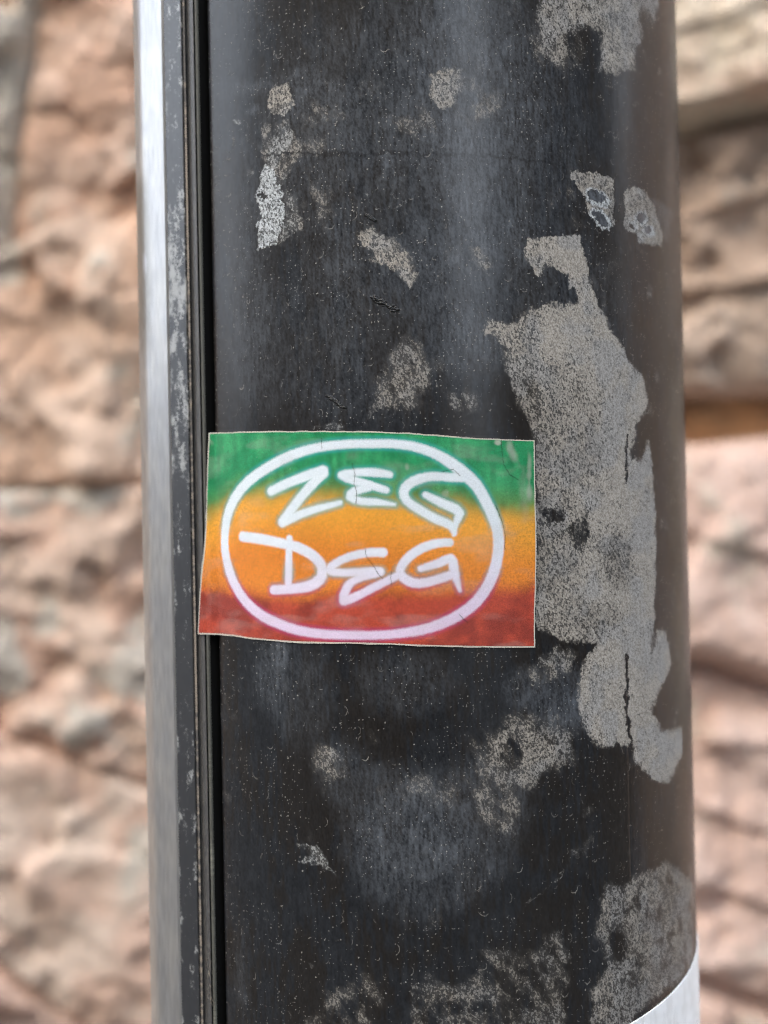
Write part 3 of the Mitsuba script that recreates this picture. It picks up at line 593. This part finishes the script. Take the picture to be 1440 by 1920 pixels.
# ---------------------------------------------------------------- the printed sticker
EDGES = [np.array(e) for e in [[[-56.04,23.73],[-42.99,23.25],[-31.89,22.79],[-21.35,22.32],[-12.11,21.86],[-3.77,21.27],[5.69,20.37],[15.38,19.67],[24.57,19.42]],[[24.57,19.42],[24.49,10.37],[24.47,-1.69],[24.24,-11.31],[23.81,-18.52],[23.6,-27.4]],[[-60.21,-24.24],[-51.05,-24.39],[-42.59,-24.99],[-30.89,-25.46],[-20.45,-25.6],[-13.08,-25.72],[-1.2,-26.34],[10.69,-26.88],[23.6,-27.4]],[[-56.04,23.73],[-56.42,17.54],[-57.16,6.16],[-58.13,-5.25],[-59.28,-15.43],[-60.21,-24.24]]]]
STROKES = [
[[-12.17,19.11,1.04],[-15.06,19.19,1.03],[-18.28,19.2,1.04],[-21.69,19.06,1.06],[-25.14,18.73,1.09],[-28.31,18.15,1.15],[-31.46,17.29,1.21],[-34.89,16.06,1.24],[-38.26,14.63,1.27],[-41.23,13.22,1.29],[-43.92,11.64,1.32],[-46.35,9.77,1.35],[-48.4,7.68,1.38],[-49.94,5.4,1.38],[-51.03,2.98,1.38],[-51.67,0.46,1.38],[-51.9,-2.04,1.38],[-51.78,-4.3,1.38],[-51.29,-6.57,1.38],[-50.49,-9.06,1.38],[-49.26,-11.57,1.38],[-47.43,-14.04,1.35],[-45.28,-16.26,1.32],[-42.98,-18.01,1.29],[-40.58,-19.4,1.27],[-38.16,-20.45,1.24],[-35.71,-21.28,1.21],[-33.29,-22.05,1.18],[-30.69,-22.67,1.15],[-27.73,-23.14,1.12],[-24.48,-23.46,1.09],[-20.83,-23.62,1.06],[-17.06,-23.68,1.04],[-13.4,-23.71,1.02],[-9.8,-23.6,1.04],[-6.13,-23.25,1.09],[-2.78,-22.75,1.15],[-0.25,-22.17,1.18],[1.97,-21.42,1.21],[4.33,-20.43,1.24],[6.53,-19.27,1.27],[8.4,-18.06,1.3],[10.07,-16.63,1.32],[11.61,-14.82,1.33],[12.94,-12.78,1.32],[13.99,-10.62,1.32],[14.76,-8.3,1.32],[15.29,-5.72,1.32],[15.49,-3.18,1.32],[15.28,-1.04,1.32],[14.72,1.02,1.32],[13.81,3.34,1.32],[12.73,5.6,1.32],[11.73,7.57,1.35],[10.62,9.33,1.38],[9.25,10.81,1.42],[7.79,12.12,1.44],[6.45,13.3,1.39],[4.97,14.43,1.32],[3.14,15.64,1.23],[1.1,16.76,1.15],[-1.08,17.62,1.11],[-3.36,18.28,1.09],[-5.69,18.72,1.06],[-7.98,18.99,1.04],[-9.98,19.09,1.03],[-12.17,19.11,1.04]],
[[-37.34,9.2,1.15],[-34.93,10.14,1.14],[-31.59,11.33,1.15],[-27.29,12.59,1.24],[-23.96,13.38,1.32],[-23.9,12.94,1.31],[-25.29,11.73,1.27],[-27.16,9.93,1.2],[-29.49,7.62,1.15],[-32.22,4.58,1.17],[-34.46,2.03,1.21]],
[[-34.47,1.91,1.15],[-29.57,3.75,0.98],[-25.17,4.97,0.86],[-20.05,6.05,0.63]],
[[-8.59,12.09,0.8],[-9.93,12.37,0.93],[-11.82,12.66,1.04],[-14.05,12.78,0.99],[-16.31,12.78,0.92],[-18.48,12.63,0.91],[-19.67,12.28,0.92],[-18.4,11.6,0.98],[-16.35,10.87,1.04],[-14.87,10.4,1.02],[-13.32,9.95,0.98],[-11.22,9.25,0.92],[-9.5,8.66,0.86]],
[[-13.33,9.35,0.92],[-14.91,9.06,0.98],[-16.64,8.6,1.04],[-17.6,7.97,0.98],[-17.78,7.31,0.92],[-16.64,6.73,0.92],[-14.98,6.28,0.92],[-13.56,6.17,0.92],[-11.95,6.09,0.86],[-9.61,5.73,0.63],[-7.66,5.4,0.4]],
[[8.49,11.39,1.38],[6.94,11.28,1.21],[4.9,11.21,1.04],[2.92,11.39,1.01],[1.0,11.52,1.04],[-0.64,11.35,1.09],[-2.09,10.99,1.15],[-3.41,10.49,1.16],[-4.48,9.85,1.15],[-5.22,9.09,1.16],[-5.58,8.21,1.15],[-5.48,7.21,1.09],[-4.91,6.17,1.04],[-3.75,5.2,1.03],[-2.23,4.21,1.04],[-0.46,3.08,1.04],[1.39,2.0,1.04],[3.21,1.23,1.06],[4.68,0.5,1.04],[5.29,-0.49,0.86],[5.48,-1.3,0.69]],
[[-0.75,7.39,0.8],[0.68,6.63,0.91],[2.53,5.66,1.04],[4.39,4.8,1.11],[5.95,4.05,1.15],[6.76,3.2,1.04],[6.42,2.25,0.93],[5.88,1.08,0.8],[5.5,-0.42,0.62],[5.23,-1.65,0.46]],
[[-45.89,-1.1,1.27],[-43.39,-1.38,1.27],[-40.16,-1.8,1.27],[-36.83,-2.39,1.23],[-33.87,-2.98,1.21],[-32.11,-3.34,1.23],[-30.69,-3.75,1.27],[-28.88,-4.49,1.27],[-27.23,-5.37,1.27],[-26.02,-6.33,1.27],[-25.17,-7.33,1.27],[-24.7,-8.29,1.27],[-24.57,-9.26,1.27],[-24.71,-10.25,1.27],[-25.25,-11.18,1.27],[-26.36,-11.98,1.27],[-27.91,-12.62,1.27],[-29.88,-12.99,1.21],[-32.13,-13.22,1.15],[-34.87,-13.38,1.14],[-37.13,-13.47,1.15]],
[[-32.71,-1.78,0.92],[-32.96,-6.65,0.98],[-33.23,-12.49,0.98]],
[[-10.5,-5.26,1.15],[-11.85,-5.18,1.1],[-13.75,-5.21,1.04],[-15.97,-5.56,1.0],[-18.18,-6.09,0.98],[-19.94,-6.75,0.97],[-21.33,-7.49,0.98],[-22.51,-8.31,1.01],[-22.89,-9.03,1.04],[-21.79,-9.46,0.97],[-19.75,-9.67,0.92],[-16.74,-9.62,0.96],[-13.84,-9.5,1.04],[-12.04,-9.47,1.11],[-11.31,-9.54,1.15],[-12.31,-9.81,1.11],[-13.98,-10.22,1.04],[-15.44,-10.68,0.96],[-16.81,-11.26,0.92],[-17.87,-11.9,0.96],[-18.69,-12.79,1.04],[-19.54,-14.54,1.11],[-19.63,-15.9,1.15],[-17.68,-15.39,1.07],[-15.4,-14.38,0.98],[-14.51,-13.95,0.97],[-13.56,-13.44,0.98],[-11.25,-12.34,0.95],[-8.95,-11.24,0.92],[-7.7,-10.65,0.92],[-7.03,-10.32,0.92]],
[[4.36,-3.3,0.98],[3.33,-3.27,1.0],[1.87,-3.36,1.04],[0.18,-3.75,1.07],[-1.58,-4.36,1.09],[-3.18,-5.22,1.1],[-4.57,-6.2,1.09],[-5.58,-7.2,1.06],[-6.27,-8.19,1.04],[-6.74,-9.1,1.02],[-6.78,-9.97,1.04],[-6.1,-10.89,1.1],[-5.04,-11.66,1.15],[-3.91,-12.13,1.13],[-2.57,-12.3,1.09],[-0.92,-12.09,1.06],[0.87,-11.66,1.04],[2.88,-11.06,1.03],[4.45,-10.55,1.04]],
[[-2.14,-8.99,0.8],[-0.35,-8.49,0.92],[1.78,-7.88,1.04],[3.36,-7.19,1.07],[4.53,-6.87,1.09],[4.94,-7.53,1.14],[5.08,-8.66,1.15],[5.34,-9.98,1.07],[5.62,-11.41,0.92],[6.05,-12.9,0.68],[6.4,-14.04,0.46]]]
CRACKS = [[[-17.13,14.96],[-16.44,12.31],[-16.73,10.52],[-16.16,8.11],[-16.33,5.84]],[[-24.19,20.74],[-24.11,18.33]],[[14.92,4.72],[16.22,1.47],[17.01,-2.13],[16.82,-5.12]],[[16.5,19.79],[16.87,14.03],[18.32,11.62],[20.46,10.4]],[[3.03,12.55],[5.54,12.99],[6.94,11.53]],[[-14.58,-4.24],[-14.14,-6.28],[-12.72,-8.09],[-11.8,-9.89],[-10.62,-11.1]],[[-8.55,-9.34],[-8.82,-10.77],[-8.73,-12.44]],[[6.29,-19.5],[7.92,-21.33]]]
SMUDGE = [[19.32,16.41,1.3800000000000001,3.91,-0.35,0.45],[23.04,10.38,0.805,6.9,0,0.45],[15.73,18.83,0.92,0.5750000000000001,0,0.7],[-4.76,13.55,0.5750000000000001,1.0350000000000001,0,0.4],[-56.49,21.91,1.84,0.92,0.4,0.45],[21.79,6.78,1.61,6.9,0,0.18],[3.64,7.66,0.92,0.92,0,0.3]]
BANDS = {"green":[[-59.2,3.01],[-46.66,8.38],[-30.15,8.49],[-12.41,7.42],[5.36,4.66],[23.92,2.9]],"red":[[-60.81,-12.35],[-47.23,-13.8],[-33.43,-14.92],[-12.85,-14.29],[4.98,-13.77],[23.53,-13.46]]}

def resample(pts, n):
    from scipy.interpolate import PchipInterpolator
    t = np.r_[0, np.cumsum(np.hypot(*np.diff(pts, axis=0).T))]; t /= t[-1]
    s = np.linspace(0, 1, n)
    return np.c_[PchipInterpolator(t, pts[:, 0])(s), PchipInterpolator(t, pts[:, 1])(s)]

NU, NV = 150, 90
top, rgt, bot, lef = resample(EDGES[0], NU), resample(EDGES[1], NV), resample(EDGES[2], NU), resample(EDGES[3], NV)
s, t = np.linspace(0, 1, NU)[:, None, None], np.linspace(0, 1, NV)[None, :, None]
coons = ((1 - t) * top[:, None] + t * bot[:, None] + (1 - s) * lef[None] + s * rgt[None]
         - (1 - s) * (1 - t) * top[0] - s * (1 - t) * top[-1] - (1 - s) * t * bot[0] - s * t * bot[-1])
lip_u = PROF['body_left']
def ragged(n, k):
    return 0.16 * (meshkit.fbm(np.c_[np.arange(n) * 0.22, np.full(n, k), np.zeros(n)], 3, 2) - 0.5) * 2
for e, axis, k in ((0, 1, 1), (-1, 1, 2)):
    coons[:, e, axis] += ragged(NU, k) * np.sin(np.linspace(0, np.pi, NU)) ** 0.3
for e, axis, k in ((0, 0, 3), (-1, 0, 4)):
    coons[e, :, axis] += ragged(NV, k) * np.sin(np.linspace(0, np.pi, NV)) ** 0.3
def lifted(uvmm, extra):
    """The sticker's sheet: flat on the shell, bridging the joint on to the lip at its left end, with a few shallow wrinkles."""
    u, v = uvmm[..., 0], uvmm[..., 1]
    bridge = np.clip((lip_u + 3.0 - u) / 4.5, 0, 1); bridge = bridge * bridge * (3 - 2 * bridge)
    q = np.stack([u * 0.11, v * 0.11, u * 0], -1)
    r = R + 0.00008 + 0.00195 * bridge - 0.0006 * np.exp(-((u - lip_u + 0.6) / 1.0) ** 2) + 0.00022 * meshkit.fbm(q, 3, 4) + extra
    th = u / 1000 / R
    return np.stack([r * np.sin(th), -r * np.cos(th), ZC + v / 1000], -1)
def slab(uvmm, lo, hi):
    a, b = lifted(uvmm, hi), lifted(uvmm, lo)
    va, fa = sheet(a); vb, fb = sheet(b)
    n, m = uvmm.shape[:2]
    idx = np.arange(n * m).reshape(n, m)
    loop = np.r_[idx[:, 0], idx[-1, 1:], idx[-2::-1, -1], idx[0, -2:0:-1]]
    nxt = np.roll(loop, -1); k = len(va)
    side = np.c_[loop, nxt, nxt + k, loop + k]
    return np.vstack([va, vb]), np.vstack([fa[:, ::-1], fb + k, side[:, ::-1]])
stk = 'sticker'
tag(stk, 'rectangular green yellow and red sticker lettered ZEG DEG in white inside a white oval', 'sticker')
scene['sticker_paper'] = two({'type': 'principled', 'base_color': {'type': 'rgb', 'value': (0.50, 0.47, 0.41)}, 'roughness': 0.7, 'specular': 0.3})

def curve(u, pts):
    """A height that runs through the points, piecewise linear."""
    y = mi.Float(pts[0][1])
    for (ax, ay), (bx, by) in zip(pts[:-1], pts[1:]):
        y += (by - ay) * dr.clip((u - ax) / (bx - ax), 0, 1)
    return y

def print_tint(p, n, uv):
    u, v = mm(uv)
    blot = fbm(u * 0.16, v * 0.16, 3, 3) - 0.5
    fine = 0.6 * noise(u * 5.5, v * 5.5, 2) + 0.4 * noise(u * 9, v * 9, 6)
    vg, vr = curve(u, BANDS['green']), curve(u, BANDS['red'])
    jag = 1.6 * (fine - 0.5) + 5.5 * blot * 0.6
    green = mix((0.012, 0.235, 0.085), (0.035, 0.30, 0.115), smoothstep(0.35, 0.65, fbm(u * 0.25, v * 0.2, 9, 3)))
    green = mix(green, (0.13, 0.22, 0.05), smoothstep(7.0, 0.0, v - vg) * 0.8) * (0.8 + 0.4 * noise(u * 0.9, v * 0.25, 81))
    yellow = mix((0.68, 0.31, 0.035), (0.60, 0.19, 0.025), smoothstep(-1, -15, v - vg)) * (1.02 + 0.2 * fbm(u * 0.1, v * 0.1, 71, 3))
    red = mix((0.43, 0.062, 0.034), (0.28, 0.040, 0.026), smoothstep(0.4, 0.62, fbm(u * 0.14, v * 0.18, 15, 3)))
    c = mix(yellow, green, smoothstep(-3.6, 3.0, v - vg + jag))
    c = mix(red, c, smoothstep(-2.6, 2.4, v - vr + jag * 0.8))
    c *= 0.64 + 0.72 * fine
    d = mi.Float(1e6)
    for sp in STROKES:
        d = dr.minimum(d, d_stroke(u, v, sp))
    d += 0.10 + 0.40 * (fine - 0.5)
    ink = smoothstep(0.40, -0.34, d)
    white = mix((0.68, 0.54, 0.72), (0.70, 0.79, 0.84), smoothstep(-24, 4, v))
    white = mix(white, (0.70, 0.68, 0.70), 0.12) * (0.86 + 0.28 * fine)
    rim = mix((0.40, 0.05, 0.16), (0.04, 0.36, 0.36), smoothstep(vr, vr + 6, v))
    c = mix(c, rim, 0.6 * smoothstep(1.3, 0.1, d) * smoothstep(2.0, 7.0, dr.abs(v - 0.5 * (vg + vr))))
    c = mix(c, white, ink)
    for cx, cy, rx, ry, rot, st in SMUDGE:
        m = smoothstep(1.15, 0.1, d_ell(u, v, [cx, cy, rx, ry, rot]) / min(rx, ry) + 1 + 1.2 * (fbm(u * 0.6, v * 0.4, 5, 2) - 0.5))
        c = mix(c, (0.47, 0.48, 0.42), st * m)
    haze = smoothstep(0.55, 0.8, fbm(u * 0.12, v * 0.3, 33, 3))
    c = mix(c, (0.48, 0.45, 0.42), 0.14 * haze + 0.55 * specks(u, v, 3.1, 53, 0.12))
    w = u + 0.25 * (noise(u * 2, v * 2) - 0.5)
    for k in CRACKS:
        c *= 1 - 0.72 * smoothstep(0.13, 0.03, d_line(w, v, k))
    return dr.clip(c, 0.004, 0.9)
def print_relief(p, n, uv):
    u, v = mm(uv)
    return 0.001 * (0.006 * noise(u * 2.2, v * 2.2, 5) + 0.05 * fbm(u * 0.25, v * 0.25, 6, 2))
scene['sticker_print'] = two({'type': 'bumpmap', 'arbitrary': proc(print_relief, 6e-5), 'scale': 1.0,
                              'bsdf': {'type': 'principled', 'base_color': proc(print_tint), 'roughness': 0.45, 'specular': 0.4}})
v, f = slab(coons, 0.0, 0.00034)
add(stk + '__backing', (v, f), 'sticker_paper', smooth=30)
S = np.linspace(0.0045, 0.9962, NU); Tt = np.linspace(0.0062, 0.9925, NV)
from scipy.interpolate import RegularGridInterpolator
ri = RegularGridInterpolator((np.linspace(0, 1, NU), np.linspace(0, 1, NV)), coons)
inner = ri(np.stack(np.meshgrid(S, Tt, indexing='ij'), -1))
a = lifted(inner, 0.00039)
v, f = sheet(a)
add(stk + '__print', (v, f[:, ::-1]), 'sticker_print', smooth=True, uv=inner.reshape(-1, 2) / 1000, label='printed face with green yellow and red bands and white lettering')

# ---------------------------------------------------------------- the white label at the foot of the frame
LT0, LT1 = [-123.73,0.145]          # its upper edge: height = LT0 + LT1 * u
MARK = [[86.35,-124.3],[85.72,-128.43]]
def label_tint(p, n, uv):
    u, v = mm(uv)
    c = mi.Color3f(0.86, 0.885, 0.90) * (0.96 + 0.08 * noise(u * 0.6, v * 0.6))
    line = smoothstep(0.35, 0.15, dr.abs(u - MARK[0][0])) * smoothstep(MARK[0][1] + 0.2, MARK[0][1] - 0.2, v)
    dirt = 0.7 * dr.maximum(0.5 * specks(u, v, 1.9, 63, 0.25), 0.35 * smoothstep(0.5, 0.75, fbm(u * 0.5, v * 0.2, 4, 4)))
    return mix(mix(c, (0.42, 0.41, 0.38), dirt), (0.22, 0.23, 0.22), 0.8 * line)
scene['label_vinyl'] = two({'type': 'principled', 'base_color': proc(label_tint), 'roughness': 0.4, 'specular': 0.5})
us = np.linspace(25.0, 115.0, 200)
def ringpt(u, v, r):
    return on_post(u, v, r)
rows = [(0.0, R + 0.00002), (0.0, R + 0.00022), (-0.08, R + 0.0003), (-70.0, R + 0.0003)]
LT = lambda u: LT0 + LT1 * u
grid = np.array([[ringpt(u, LT(u) + v_, r_) for v_, r_ in rows] for u in us])
uvl = np.array([[(u / 1000, (LT(u) + v_) / 1000) for v_, r_ in rows] for u in us]).reshape(-1, 2)
v, f = sheet(grid)
add('white_label', (v, f), 'label_vinyl', smooth=True, uv=uvl, label='plain white label wrapped round the post, its curved top edge below the dust stain', cat='label')
